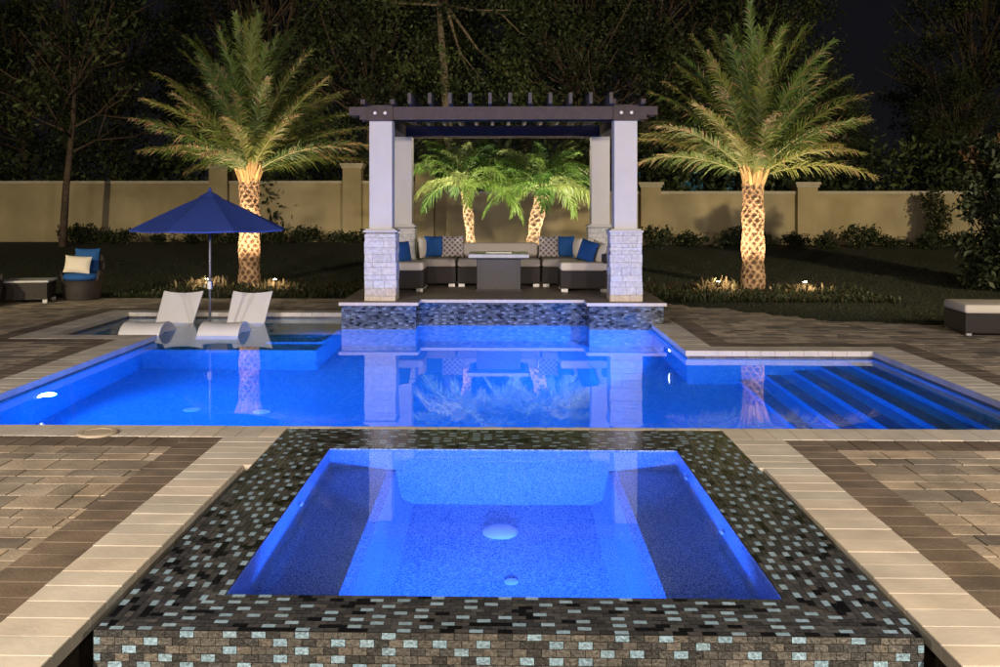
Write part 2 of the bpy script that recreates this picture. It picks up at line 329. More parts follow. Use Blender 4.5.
# field pavers: three sizes laid in courses
def inside_poly(x,y,P):
    c=False
    for i in range(len(P)):
        x1,y1=P[i]; x2,y2=P[i-1]
        if (y1>y)!=(y2>y) and x<(x2-x1)*(y-y1)/(y2-y1)+x1: c=not c
    return c
DECK=[(-15,1),(15,1),(15,12.7),(6.5,12.9),(4.6,13.5),(3.2,15.3),(2.3,16.5),(-15,16.6)]
fd=MB(); y=1.6; row=0
HS=[.15,.225,.15,.225,.225,.15]
while y<16.6:
    h=HS[row%6] if rg.random()<.8 else .15; row+=1; x=-12+rg.uniform(-.2,0)
    while x<12:
        wd=rg.choice([.15,.225,.3,.3,.34]); cx,cyy=x+wd/2,y+h/2
        ok=inside_poly(cx,cyy,DECK) and abs(cx)<.62*cyy+2.2 and not inside_poly(cx,cyy,PO) and not (abs(cx)<1.95 and cyy<6.9) and not (abs(cx)<2.2 and cyy>12.9)
        if ok:
            for ri,(a,b_,c_,d_) in enumerate(runs):
                if x>a-.02 and x+wd<c_+.02 and y>b_-.02 and y+h<d_+.02: ok=False;break
                if ri<NC and a<cx<c_ and b_<cyy<d_: ok=False;break
        if ok and x<-14: ok=False
        if ok:
            base=rg.choices([(.40,.33,.25),(.33,.28,.22),(.25,.215,.175),(.18,.155,.13),(.46,.39,.31)],[4,4,2.8,1.2,.8])[0]
            z=-.007+rg.uniform(-.0015,.0015)
            fd.box(x+.003,y+.003,-.03,x+wd-.003,y+h-.003,z,col=vary(base,.12,rg),bev=.003)
        x+=wd
    y+=h
struct(fd.build('patio_paving',M['paver']))
# ================================================================== SPA
def mosaic(bm,O,U,V,lu,lv,keep=None,pal=None,tw=.0545,th=.0305,r=None,off=.0025):
    O,U,V=Vector(O),Vector(U),Vector(V); N=U.cross(V); r=r or rg
    nv=int(lv/th)+1; hot=set()
    for j in range(nv):
        v0=j*th; v1=min(v0+th-.0025,lv)
        if v1-v0<.006: continue
        sh=-(tw/2 if j%2 else 0); u=sh; 
        while u<lu:
            a,b_=max(u,0),min(u+tw-.0025,lu)
            if b_-a>.006 and (keep is None or keep(O+U*(a+b_)/2+V*(v0+v1)/2)):
                c=r.choices(pal[0],pal[1])[0]
                ki=int((u-sh)/tw+.5); key=(j,ki); near=[q for q in ((j,ki-1),(j-1,ki),(j-1,ki+(1 if j%2==0 else -1))) if q in hot]
                while c in pal[0][:2] and near: c=r.choice(pal[0][2:])
                if c==pal[0][0]: hot.add(key)
                o2=N*(off+r.uniform(0,.0012))
                bm.face([O+U*a+V*v0+o2,O+U*b_+V*v0+o2,O+U*b_+V*v1+o2,O+U*a+V*v1+o2],col=vary(c,.15,r))
            u+=tw
PALT=([(.27,.40,.54),(.008,.009,.012),(.058,.062,.072),(.04,.044,.053),(.08,.082,.09)],[5.5,3.4,3.4,2.8,1.6])
PALF=([(.34,.52,.68),(.105,.108,.112),(.15,.148,.142),(.07,.072,.075),(.19,.18,.165)],[5.0,2.6,2.6,2,1])
SX0,SX1,SY0,SY1=-1.54,1.56,3.59,6.86; IX0,IX1,IY0,IY1=-1.14,1.145,3.93,6.32
spa=thing('hot_tub_spa','square blue-lit spa with a wide dark glass mosaic rim in the foreground','spa',(0,5.2,-.45))
spa_off=Vector((0,-5.2,.45))
def sbuild(bm,name,m,**k):
    o=bm.build(name,m,spa,**k); o.location=spa_off; return o
b=MB()
for r in [(SX0,SY0,SX1,IY0),(SX0,IY1,SX1,SY1),(SX0,IY0,IX0,IY1),(IX1,IY0,SX1,IY1)]: b.box(r[0],r[1],-1.4 if r[1]<5 else -1.4,r[2],r[3],0)
sbuild(b,'rim_core',M['grout'])
t=MB()
def side(p):
    # which lip a point belongs to (mitred corners)
    f=(p.y-SY0)/(IY0-SY0); bk=(SY1-p.y)/(SY1-IY1); l=(p.x-SX0)/(IX0-SX0); r_=(SX1-p.x)/(SX1-IX1)
    m=min(f,bk,l,r_); return 'f' if m==f else 'b' if m==bk else 'l' if m==l else 'r'
mosaic(t,(SX0,SY0,0),(1,0,0),(0,1,0),SX1-SX0,IY0-SY0,lambda p:side(p)=='f',PALT)
mosaic(t,(SX0,IY1,0),(1,0,0),(0,1,0),SX1-SX0,SY1-IY1,lambda p:side(p)=='b',PALT)
mosaic(t,(IX0,SY0,0),(0,1,0),(-1,0,0),SY1-SY0,IX0-SX0,lambda p:side(p)=='l',PALT)
mosaic(t,(SX1,SY0,0),(0,1,0),(-1,0,0),SY1-SY0,SX1-IX1,lambda p:side(p)=='r',PALT)
sbuild(t,'mosaic_rim',M['mosaic'])
t=MB(); mosaic(t,(SX0,SY0,-.45),(1,0,0),(0,0,1),SX1-SX0,.45,None,PALF)
mosaic(t,(SX0,5.9,-.45),(0,-1,0),(0,0,1),2.31,.45,None,PALF); mosaic(t,(SX1,SY0,-.45),(0,1,0),(0,0,1),2.31,.45,None,PALF)
sbuild(t,'mosaic_side',M['slate'])
b=MB(); BX=.70
# basin: walls, benches, floor
def q(a,b1,c,d): b.face([a,b1,c,d])
e=.003; X0,X1,Y0,Y1=IX0+e,IX1-e,IY0+e,IY1-e; zb,zf=-.46,-1.12
b.face([(X0,Y0,zb),(X0,Y1,zb),(X0,Y1,-.002),(X0,Y0,-.002)][::-1]); b.face([(X1,Y0,zb),(X1,Y1,zb),(X1,Y1,-.002),(X1,Y0,-.002)])
b.face([(X0,Y1,zb),(X1,Y1,zb),(X1,Y1,-.002),(X0,Y1,-.002)][::-1]); b.face([(X0,Y0,zb),(X1,Y0,zb),(X1,Y0,-.002),(X0,Y0,-.002)])
for s,XE in((-1,X0),(1,X1)):
    i_=s*BX; rr=.05
    b.face([(XE,Y0,zb),(i_+s*rr,Y0,zb),(i_+s*rr,Y1,zb),(XE,Y1,zb)]); b.face([(i_+s*rr,Y0,zb),(i_,Y0,zb-rr),(i_,Y1,zb-rr),(i_+s*rr,Y1,zb)])
    b.face([(i_,Y0,zb-rr),(i_-s*.04,Y0,zf+.08),(i_-s*.04,Y1,zf+.08),(i_,Y1,zb-rr)]); b.face([(i_-s*.04,Y0,zf+.08),(i_-s*.12,Y0,zf),(i_-s*.12,Y1,zf),(i_-s*.04,Y1,zf+.08)])
b.face([(-BX+.12,Y0,zf),(BX-.12,Y0,zf),(BX-.12,Y1,zf),(-BX+.12,Y1,zf)]); b.face([(-BX,Y1,zb),(BX,Y1,zb),(BX,Y1,zf),(-BX,Y1,zf)]); b.face([(-BX,Y0,zb),(BX,Y0,zb),(BX,Y0,zf),(-BX,Y0,zf)])
sbuild(b,'basin',M['spaplaster'])
b=MB(); b.face([(IX0,IY0,-.008),(IX1,IY0,-.008),(IX1,IY1,-.008),(IX0,IY1,-.008)]); struct(b.build('spa_water',M['spawater']))
def disc(name,x,y,z,r,h,m,parent=None,n=32):
    b=MB(); b.lathe([(r,0),(r,h*.25),(r*.85,h*.7),(r*.5,h*.93),(0.0005,h)],n); o=b.build(name,m,parent,smooth=True); o.location=(x,y,z); return o
for (x,y,r,h,lb) in [(-.01,5.86,.11,.055,'round white domed drain on the spa floor'),(.05,5.2,.04,.02,'small white fitting on the spa floor nearer than the dome')]:
    o=disc('drain_cover',x,y,zf,r,h,M['drain']); tag(o,lb,'drain')
for (x,y,lb) in [(X0+.01,5.35,'small round white jet in the left wall of the spa'),(X1-.01,5.9,'small round white jet at the far end of the spa right wall'),(X1-.01,4.95,'small round white jet nearer on the spa right wall')]:
    b=MB(); b.lathe([(.028,0),(.028,.012),(.012,.016),(.012,.004),(.0005,.004)],16); o=b.build('spa_jet',M['drain'],smooth=True); o.location=(x,y,-.2); o.rotation_euler=(0,PI/2 if x<0 else -PI/2,0); tag(o,lb,'jet')
for (x,y,lb) in [(-3.05,9.38,'left of two round white drains on the pool floor'),(-2.35,9.34,'right of two round white drains on the pool floor')]:
    tag(disc('drain_cover',x,y,ZF,.085,.03,M['drain']),lb,'drain')
b=MB(); b.lathe([(.135,0),(.135,.012),(.128,.016),(.1,.016),(.098,.012),(.0005,.012)],36,col=(.5,.43,.33)); o=b.build('skimmer_lid',M['coping'],smooth=False); o.location=(-2.84,6.68,.001); tag(o,'round tan skimmer lid set in the paving left of the spa','lid')
def fitting(x,y,z,rz,lb,m=None):
    t=thing('pool_light',lb,'light',(x,y,z),rz)
    b=MB(); b.lathe([(.10,0),(.10,.02),(.075,.03),(.075,.02)],28); o=b.build('bezel',M['drain'],t); o.rotation_euler=(0,PI/2,0)
    b=MB(); b.lathe([(.072,.018),(.05,.03),(.0005,.034)],28); o=b.build('lens',M['lens'],t); o.rotation_euler=(0,PI/2,0)
fitting(-4.298,8.8,-.48,0,'lit round pool light in the left pool wall')
fitting(2.048,11.65,-.48,PI,'lit round pool light in the pool wall right of the terrace')
# ================================================================== TERRACE (raised, mosaic faced)
TZ=.28
TO=[(-2.2,13.12),(-1.18,13.12),(-1.18,13.56),(1.19,13.56),(1.19,13.12),(2.2,13.12),(2.2,17.4),(-2.2,17.4)]
b=MB()
for i,(x,y) in enumerate(TO):
    x2,y2=TO[(i+1)%8]; b.face([(x,y,-.052),(x2,y2,-.052),(x2,y2,TZ-.045),(x,y,TZ-.045)])
struct(b.build('terrace_base',[M['grout'],M['plaster']]))
t=MB(); PALP=([(.21,.25,.27),(.015,.017,.02),(.085,.10,.11),(.055,.062,.07),(.12,.14,.145)],[2,2,2.6,2,2])
for (O,U,l) in [((-2.2,13.12),(1,0,0),1.02),((-1.18,13.56),(1,0,0),2.37),((1.19,13.12),(1,0,0),1.01),((2.2,13.12),(0,1,0),3.4),((1.19,13.56),(0,-1,0),.44),((-1.18,13.12),(0,1,0),.44),((-2.2,16.4),(0,-1,0),3.28)]:
    mosaic(t,(O[0],O[1],-.12),U,(0,0,1),l,TZ+.075,None,PALP,tw=.056,th=.025)
struct(t.build('terrace_mosaic',M['mosaic']))
b=MB(); ov=.035
TT=[(-2.2-ov,13.12-ov),(-1.18+ov,13.12-ov),(-1.18+ov,13.56-ov),(1.19-ov,13.56-ov),(1.19-ov,13.12-ov),(2.2+ov,13.12-ov),(2.2+ov,17.4),(-2.2-ov,17.4)]
b.face([(x,y,TZ) for x,y in TT])
b.face([(x,y,TZ-.043) for x,y in TT][::-1],mi=1)
for i,(x,y) in enumerate(TT):
    x2,y2=TT[(i+1)%8]; b.face([(x,y,TZ-.043),(x2,y2,TZ-.043),(x2,y2,TZ),(x,y,TZ)],mi=1)
struct(b.build('terrace_floor',[M['tile'],M['cream']]))
# ================================================================== PERGOLA
pg=thing('pergola','dark timber pergola on four white columns over the sofas','pergola',(0,15,TZ))
po=Vector((0,-15,-TZ))
def pb(bm,name,m,par=None,**k):
    o=bm.build(name,m,par or pg,**k)
    if par is None:o.location=po
    return o
sg=random.Random(3)
for (cx,cy_) in [(-1.69,13.5),(1.715,13.5),(-1.72,16.75),(1.70,16.75)]:
    b=MB(); b.box(cx-.16,cy_-.16,1.28,cx+.16,cy_+.16,2.80); col=pb(b,'column',M['stucco']); bevel(col,.008)
    b=MB(); z=TZ+.001
    b.box(cx-.2,cy_-.2,z,cx+.2,cy_+.2,1.235,col=(.3,.28,.26))
    while z<1.2:
        hh=min(sg.choice([.05,.07,.09,.11]),1.235-z)
        for fi in range(4):
            u=-.215
            while u<.2149:
                wl=min(sg.uniform(.1,.3),.215-u)
                if .215-(u+wl)<.05: wl=.215-u
                d=.212+sg.uniform(0,.014); M4=Matrix.Translation((cx,cy_,0))@Matrix.Rotation(fi*PI/2,4,'Z')
                b.box(u+.002,-d,z+.002,u+wl-.002,-.19,z+hh-.002,col=vary((.60,.59,.58) if z>TZ+.08 else (.6,.52,.42),.07,sg),M=M4)
                u+=wl
        z+=hh
    pl=b.build('pedestal',M['stone'],col)
    b=MB(); b.box(cx-.235,cy_-.235,1.235,cx+.235,cy_+.235,1.265); b.box(cx-.205,cy_-.205,1.265,cx+.205,cy_+.205,1.285); bevel(b.build('pedestal_cap',M['stucco'],col),.006)
    f=-1 if cy_<15 else 1
    b=MB(); b.box(cx-.175,cy_+f*.215,2.78,cx+.175,cy_+f*.185,3.0) ; pb(b,'head_plate',M['beam'])
    if f<0:
        for dx in(-.07,.07):
            b=MB(); b.lathe([(.026,0),(.026,.006),(.02,.012),(.0005,.013)],16); o=pb(b,'bolt',M['bolt']); o.location=po+Vector((cx+dx,cy_-.216,2.89)); o.rotation_euler=(PI/2,0,0)
for yy,nm in((13.35,'front_beam'),(13.65,'front_beam'),(16.6,'rear_beam'),(16.9,'rear_beam')):
    b=MB(); b.box(-1.98,yy-.035,2.80,2.0,yy+.035,2.98); b.box(-2.13,yy-.034,2.86,-1.98,yy+.034,2.98); b.box(2.0,yy-.034,2.86,2.15,yy+.034,2.98); pb(b,nm,M['beam'])
for xx in(-1.69,1.71):
    for dx in (-.2,.2):
        b=MB(); b.box(xx+dx-.03,13.0,2.80 if abs(dx)<.1 else 2.985,xx+dx+.03,17.2,3.05); pb(b,'side_beam',M['beam'])
    b=MB(); b.box(xx-.03,13.69,2.80,xx+.03,16.56,2.975); pb(b,'side_beam',M['beam'])
for k in range(11):
    xx=-1.25+k*.272
    b=MB(); b.box(xx-.024,12.95,2.983,xx+.024,17.3,3.13); pb(b,'rafter',M['rafter'])
# ================================================================== FURNITURE helpers
def pillow_mesh(w_,h_,t_,n=12,corner=.06):
    V=[];F=[]
    for s in(1,-1):
        for i in range(n+1):
            for j in range(n+1):
                u=i/n*2-1; v=j/n*2-1
                k=(1-abs(u)**4)*(1-abs(v)**4); th=t_/2*(max(k,0)**.5)*(.75+.25*(1-u*u)*(1-v*v))
                px_=u*w_/2*(1-corner*(1-v*v)); pz=v*h_/2*(1-corner*(1-u*u))
                V.append((px_,s*-th,pz))
    def id_(s,i,j): return s*(n+1)**2+i*(n+1)+j
    for s in(0,1):
        for i in range(n):
            for j in range(n):
                f=[id_(s,i,j),id_(s,i+1,j),id_(s,i+1,j+1),id_(s,i,j+1)]
                F.append(f if s==0 else f[::-1])
    return V,F
def pillow(m,loc,w_,h_,t_,lean,rz,label,cat='pillow',roll=0,name='throw_pillow'):
    V,F=pillow_mesh(w_,h_,t_); b=MB(); b.idx(V,F); o=b.build(name,m,smooth=True); o.location=loc; o.rotation_euler=(lean,roll,rz); tag(o,label,cat); return o
def softbox(name,x0,y0,z0,x1,y1,z1,m,par,bw=.035):
    b=MB(); b.box(x0,y0,z0,x1,y1,z1); o=b.build(name,m,par,smooth=True); bevel(o,bw,4); return o
def sofa(label,loc,w_,d_,m,back=True,side=None,rz=0):
    t=thing('sofa_section',label,'sofa',loc,rz,'wicker sofa sections under the pergola')
    b=MB(); b.box(-w_/2,-d_/2,.05,w_/2,d_/2,.32)
    bevel(b.build('wicker_base',M['wick'],t),.02)
    if back:
        b=MB(); b.box(-w_/2,d_/2-.09,.32,w_/2,d_/2,.60); bevel(b.build('wicker_back',M['wick'],t),.02)
        softbox('back_cushion',-w_/2+.02,d_/2-.24,.46,w_/2-.02,d_/2-.095,.70,M['gcush'] if m is M['gcush'] else m,t,.05)
    if side:
        b=MB(); x=side*(w_/2-.045); b.box(x-.045,-d_/2,.32,x+.045,d_/2-.09,.58); bevel(b.build('wicker_arm',M['wick'],t),.02)
    softbox('seat_cushion',-w_/2+.005,-d_/2-.01,.322,w_/2-.005,d_/2-(.1 if back else .01),.455,m,t,.04)
    for sx in(-1,1):
        for sy in(-1,1):
            b=MB(); b.box(sx*(w_/2-.07)-.05,sy*(d_/2-.06)-.03,0,sx*(w_/2-.07)+.05,sy*(d_/2-.06)+.03,.05); b.build('foot',M['metal'],t)
    return t
sofa('long middle sofa section behind the fire table',(-.05,16.05,TZ),1.36,.78,M['gcush'])
sofa('left corner sofa section with blue and lattice pillows',(-1.05,16.05,TZ),.6,.78,M['gcush'],False)
sofa('right corner sofa section with lattice and blue pillows',(.95,16.05,TZ),.6,.78,M['gcush'],False)
sofa('near left sofa section partly behind the front left column',(-1.56,15.1,TZ),.72,.74,M['cush'],False,-1)
sofa('near right sofa section with a cream seat and blue pillow',(1.26,15.1,TZ),.74,.74,M['cush'],False,1)
# cushions
pillow(M['white'],(-1.29,16.22,TZ+.62),.40,.36,.14,R(-6),R(60),'cream cushion upright at the left corner of the sofa','cushion',name='cushion')
pillow(M['blue'],(-1.13,16.18,TZ+.64),.36,.36,.13,R(-12),R(10),'blue pillow left of the left lattice pillow')
pillow(M['lattice'],(-.83,16.12,TZ+.64),.36,.36,.12,R(-12),0,'grey lattice pillow beside the left blue pillow')
pillow(M['lattice'],(.78,16.12,TZ+.64),.34,.36,.12,R(-12),0,'grey lattice pillow on the right of the sofa')
pillow(M['blue'],(1.05,16.2,TZ+.64),.34,.36,.13,R(-12),R(-8),'blue pillow between the right lattice pillow and a cream cushion')
pillow(M['white'],(1.24,16.2,TZ+.61),.34,.34,.14,R(-8),R(-60),'cream cushion upright at the right corner of the sofa','cushion',name='cushion')
pillow(M['blue'],(1.33,15.0,TZ+.62),.36,.34,.13,R(-14),R(-50),'blue pillow leaning on the near right sofa section',roll=R(12))
pillow(M['white'],(1.50,15.08,TZ+.60),.40,.34,.13,R(-16),R(-60),'cream cushion leaning on the near right sofa arm','cushion',roll=R(10),name='cushion')
pillow(M['blue'],(-1.55,15.0,TZ+.60),.34,.34,.13,R(-10),R(55),'blue pillow half hidden behind the front left column')
# fire table
t=thing('fire_table','grey square fire table with a pale overhanging top','table',(-.05,15.2,TZ))
b=MB(); b.box(-.34,-.34,.02,.34,.34,.50); bevel(b.build('body',M['firebody'],t),.01)
for s in(-.29,.29):
    b=MB(); b.box(s-.004,-.344,.03,s+.004,-.341,.49); b.build('panel_trim',M['dark'],t)
b=MB(); b.box(-.36,-.36,0,.36,.36,.03); b.build('plinth',M['dark'],t)
b=MB(); b.box(-.47,-.47,.52,.47,.47,.58); bevel(b.build('table_top',M['tabletop'],t),.012)
b=MB(); b.box(-.40,-.40,.50,.40,.40,.52); b.build('collar',M['dark'],t)
b=MB(); b.box(-.2,-.12,.58,.2,.12,.592); b.build('burner_lid',M['metal'],t)
# left patio set
def bucket_chair(label,loc,rz):
    t=thing('wicker_armchair',label,'armchair',loc,rz)
    n=30; V=[];F=[]
    # tub shell: open to the front (-Y); back rises high
    prof=[(.0,.86),(.12,.92),(.28,1.0)]
    def ring(z,s): return [(s*.33*math.cos(a)*1.0,s*.36*math.sin(a),z) for a in [2*PI*k/n for k in range(n)]]
    for z,s in((0.0,.86),(.12,.93),(.33,1.02)): V+=ring(z,s)
    for i in range(2):
        for k in range(n): F.append((i*n+k,i*n+(k+1)%n,(i+1)*n+(k+1)%n,(i+1)*n+k))
    F.append(tuple(range(2*n,3*n)))
    b=MB(); b.idx(V,F); b.build('wicker_base',M['wick'],t,smooth=True)
    # back + arms wrap
    b=MB(); m_=26; V=[];F=[]
    for i in range(m_+1):
        a=R(-25)+R(230)*i/m_; q_=abs((i/m_)*2-1); top=.33+.47*(1-q_**2.6)*1.0+.12*(1-q_)**0.5 if q_<1 else .33
        top=.50+.32*max(0,1-(q_/.62)**3) if q_>0 else .82
        for k,(zz,rr) in enumerate(((.33,1.0),((.33+top)/2,1.06),(top,1.1),(top,1.0),((.33+top)/2,.94),(.33,.88))):
            V.append((.33*rr*math.cos(a),.36*rr*math.sin(a)+(zz-.33)*.12,zz))
    for i in range(m_):
        for k in range(5): F.append((i*6+k,(i+1)*6+k,(i+1)*6+k+1,i*6+k+1))
    F.append(tuple(range(6))); F.append(tuple(range(m_*6,m_*6+6)))
    b.idx(V,F); b.build('wicker_back',M['wick'],t,smooth=True)
    b=MB(); b.lathe([(.0005,.33),(.27,.335),(.305,.37),(.305,.41),(.27,.445),(.0005,.455)],28); b.build('seat_cushion',M['blue'],t,smooth=True)
    V,F=pillow_mesh(.42,.44,.12); b=MB(); b.idx([Matrix.Translation((0,.27,.64))@Matrix.Rotation(R(-8),4,'X')@Vector(v) for v in V],F); b.build('back_cushion',M['blue'],t,smooth=True)
    return t
bucket_chair('wicker armchair with blue cushions and a cream pillow beyond the paving',(-7.22,16.35,0),R(6))
pillow(M['white'],(-7.25,16.24,.60),.44,.30,.13,R(-16),R(6),'cream pillow on the blue cushioned wicker armchair',roll=R(4))
bucket_chair('wicker armchair at the left edge with only its blue cushion showing',(-8.33,15.1,0),R(60))
t=thing('coffee_table','low dark wicker coffee table with a pale top beside the armchair','table',(-8.02,15.85,0),R(12))
b=MB(); b.box(-.45,-.33,.34,.5,.33,.375); bevel(b.build('table_top',M['tabletop'],t),.008)
b=MB(); b.box(-.42,-.30,.06,.47,.30,.34); b.build('wicker_base',M['wick'],t)
for sx in(-.40,.44):
    for sy in(-.27,.27):
        b=MB(); b.box(sx-.035,sy-.035,0,sx+.035,sy+.035,.06); b.build('foot',M['metal'],t)
# right ottoman
t=thing('ottoman','dark wicker ottoman with a cream cushion at the right edge','ottoman',(6.2,12.3,0),R(-6))
b=MB(); b.box(-.45,-.38,.03,.6,.38,.27); bevel(b.build('wicker_base',M['wick'],t),.015)
softbox('cushion',-.455,-.385,.272,.605,.385,.385,M['cush'],t,.035)
for sx in(-.4,.55):
    for sy in(-.33,.33):
        b=MB(); b.box(sx-.03,sy-.03,0,sx+.03,sy+.03,.03); b.build('foot',M['metal'],t)
# loungers standing on the shelf
def lounger(label,x,dx=0):
    t=thing('in_pool_lounger',label,'lounger',(x,12.25,-.33),dx)
    prof=[(0.0,.02),(.02,.12),(.06,.22),(.14,.325),(.26,.385),(.40,.40),(.54,.375),(.68,.30),(.82,.19),(.95,.10),(1.08,.06),(1.2,.07),(1.30,.12),(1.40,.21),(1.52,.33),(1.64,.455),(1.76,.58),(1.86,.68)]
    # catmull smooth
    P=[]
    for i in range(len(prof)-1):
        p0=prof[max(i-1,0)];p1=prof[i];p2=prof[i+1];p3=prof[min(i+2,len(prof)-1)]
        for k in range(3):
            u=k/3; P.append(tuple(.5*((2*p1[a])+(-p0[a]+p2[a])*u+(2*p0[a]-5*p1[a]+4*p2[a]-p3[a])*u*u+(-p0[a]+3*p1[a]-3*p2[a]+p3[a])*u**3) for a in(0,1)))
    P.append(prof[-1]); n=len(P); hw=.27; tk=.055; b=MB(); V=[]
    nx=8
    for i,(y,z) in enumerate(P):
        a=P[min(i+1,n-1)];c=P[max(i-1,0)]; ty,tz=a[0]-c[0],a[1]-c[1]; l=math.hypot(ty,tz); ny,nz=-tz/l,ty/l
        hwi=hw*(1+.10*max(0,(i/n-.75))*4) 
        for j in range(nx+1):
            u=j/nx*2-1; dip=-.018*(1-u*u)+.0; 
            ext=0
            if i==n-1: ext=-.03*(1-u*u)
            V.append((u*hwi,y+ny*dip+ty/l*ext,z+nz*dip+tz/l*ext))
        for j in range(nx+1):
            u=j/nx*2-1; V.append((u*hwi*.97,y-ny*tk,z-nz*tk))
    F=[];m_=2*(nx+1)
    for i in range(n-1):
        for j in range(nx):
            F.append((i*m_+j,i*m_+j+1,(i+1)*m_+j+1,(i+1)*m_+j)); o_=nx+1; F.append((i*m_+o_+j+1,i*m_+o_+j,(i+1)*m_+o_+j,(i+1)*m_+o_+j+1))
        F.append((i*m_,(i+1)*m_,(i+1)*m_+nx+1,i*m_+nx+1)); F.append((i*m_+nx,i*m_+m_-1,(i+1)*m_+m_-1,(i+1)*m_+nx))
    for i in(0,n-1): F.append([i*m_+j for j in range(nx+1)]+[i*m_+m_-1-j for j in range(nx+1)])
    b.idx(V,F); o=b.build('shell',M['lounge'],t,smooth=True); bevel(o,.012,2)
    # moulded side skirts under the knee hump with an opening
    for s in(-1,1):
        b=MB(); ys=[p for p in P if p[0]<.86]; 
        for i in range(len(ys)-1):
            (ya,za),(yb,zb_)=ys[i],ys[i+1]
            la=max(0,za-.14); lb=max(0,zb_-.14)
            b.face([(s*.245,ya,la),(s*.245,yb,lb),(s*.245,yb,max(zb_-.03,lb)),(s*.245,ya,max(za-.03,la))]); b.face([(s*.20,ya,la),(s*.20,yb,lb),(s*.245,yb,lb),(s*.245,ya,la)])
            b.face([(s*.20,ya,la),(s*.20,yb,lb),(s*.20,yb,max(zb_-.03,lb)),(s*.20,ya,max(za-.03,la))])
        b.build('side_skirt',M['lounge'],t)
    return t
lounger('left white moulded lounger standing in the shallow shelf',-4.71)
lounger('right white moulded lounger nearer the palm reflection',-3.68)
# umbrella
UX,UY=-3.95,12.9
t=thing('patio_umbrella','open navy blue umbrella standing between the white loungers','umbrella',(UX,UY,-.33))
b=MB(); b.tube([(0,0,0),(0,0,2.17)],.017,14); b.build('pole',M['pole'],t,smooth=True)
zb2,zt2,rc=1.62,2.10,1.05; ns=8; b=MB(); ra0=R(-12)
def cpt(a,u,sag):  # u 0 apex ..1 rim
    r=rc*u; return (r*math.cos(a),r*math.sin(a),zt2-(zt2-zb2)*(u**1.08)-sag)
for k in range(ns):
    a0=ra0+2*PI*k/ns; a1=ra0+2*PI*(k+1)/ns; nu,nv=10,8; V=[];F=[]
    for i in range(nu+1):
        u=.10+.90*i/nu
        for j in range(nv+1):
            v=j/nv; p=Vector(cpt(a0,u,0)).lerp(Vector(cpt(a1,u,0)),v); s=math.sin(PI*v)*.035*u*u
            p.z-=s*.4; p.xy=p.xy*(1-.02*math.sin(PI*v)*u); V.append(p)
    for i in range(nu):
        for j in range(nv): F.append((i*(nv+1)+j,(i+1)*(nv+1)+j,(i+1)*(nv+1)+j+1,i*(nv+1)+j+1))
    # hem
    b.idx(V,F); base=V[-(nv+1):]
    for j in range(nv): b.face([base[j],base[j+1],base[j+1]-Vector((0,0,.022)),base[j]-Vector((0,0,.022))])
b.build('canopy',M['canvas'],t)
b=MB()
for k in range(ns):
    a0=ra0+2*PI*k/ns; a1=ra0+2*PI*(k+1)/ns
    p=lambda a,r,z:(r*math.cos(a),r*math.sin(a),z)
    b.face([p(a0,.02,zt2+.03),p(a0,.17,zt2-.055),p(a1,.17,zt2-.055),p(a1,.02,zt2+.03)])
b.build('vent_cap',M['canvas'],t)
b=MB(); b.lathe([(.018,zt2+.03),(.025,zt2+.05),(.012,zt2+.075),(.0005,zt2+.085)],16); b.build('finial',M['canvas'],t,smooth=True)
for k in range(ns):
    a0=ra0+2*PI*k/ns; b=MB(); b.tube([Vector(cpt(a0,.03,.02)),Vector(cpt(a0,.5,.02)),Vector(cpt(a0,.99,.02))],.007,6); rb=b.build('rib',M['metal'],t)
    b=MB(); b.tube([(0.02*math.cos(a0),.02*math.sin(a0),1.70),Vector(cpt(a0,.5,.025))],.006,6); b.build('strut',M['metal'],rb)
b=MB(); b.tube([(0,0,1.66),(0,0,1.74)],.035,14); b.build('runner',M['metal'],t,smooth=True)
b=MB(); b.box(-.035,-.03,.80,.035,.03,.92,bev=.01); b.tube([(-.03,0,.87),(-.08,0,.87),(-.08,0,.82)],.008,8); b.build('crank',M['metal'],t)
b=MB(); b.lathe([(.06,0),(.06,.01),(.03,.03)],20); b.build('sleeve_collar',M['metal'],t,smooth=True)
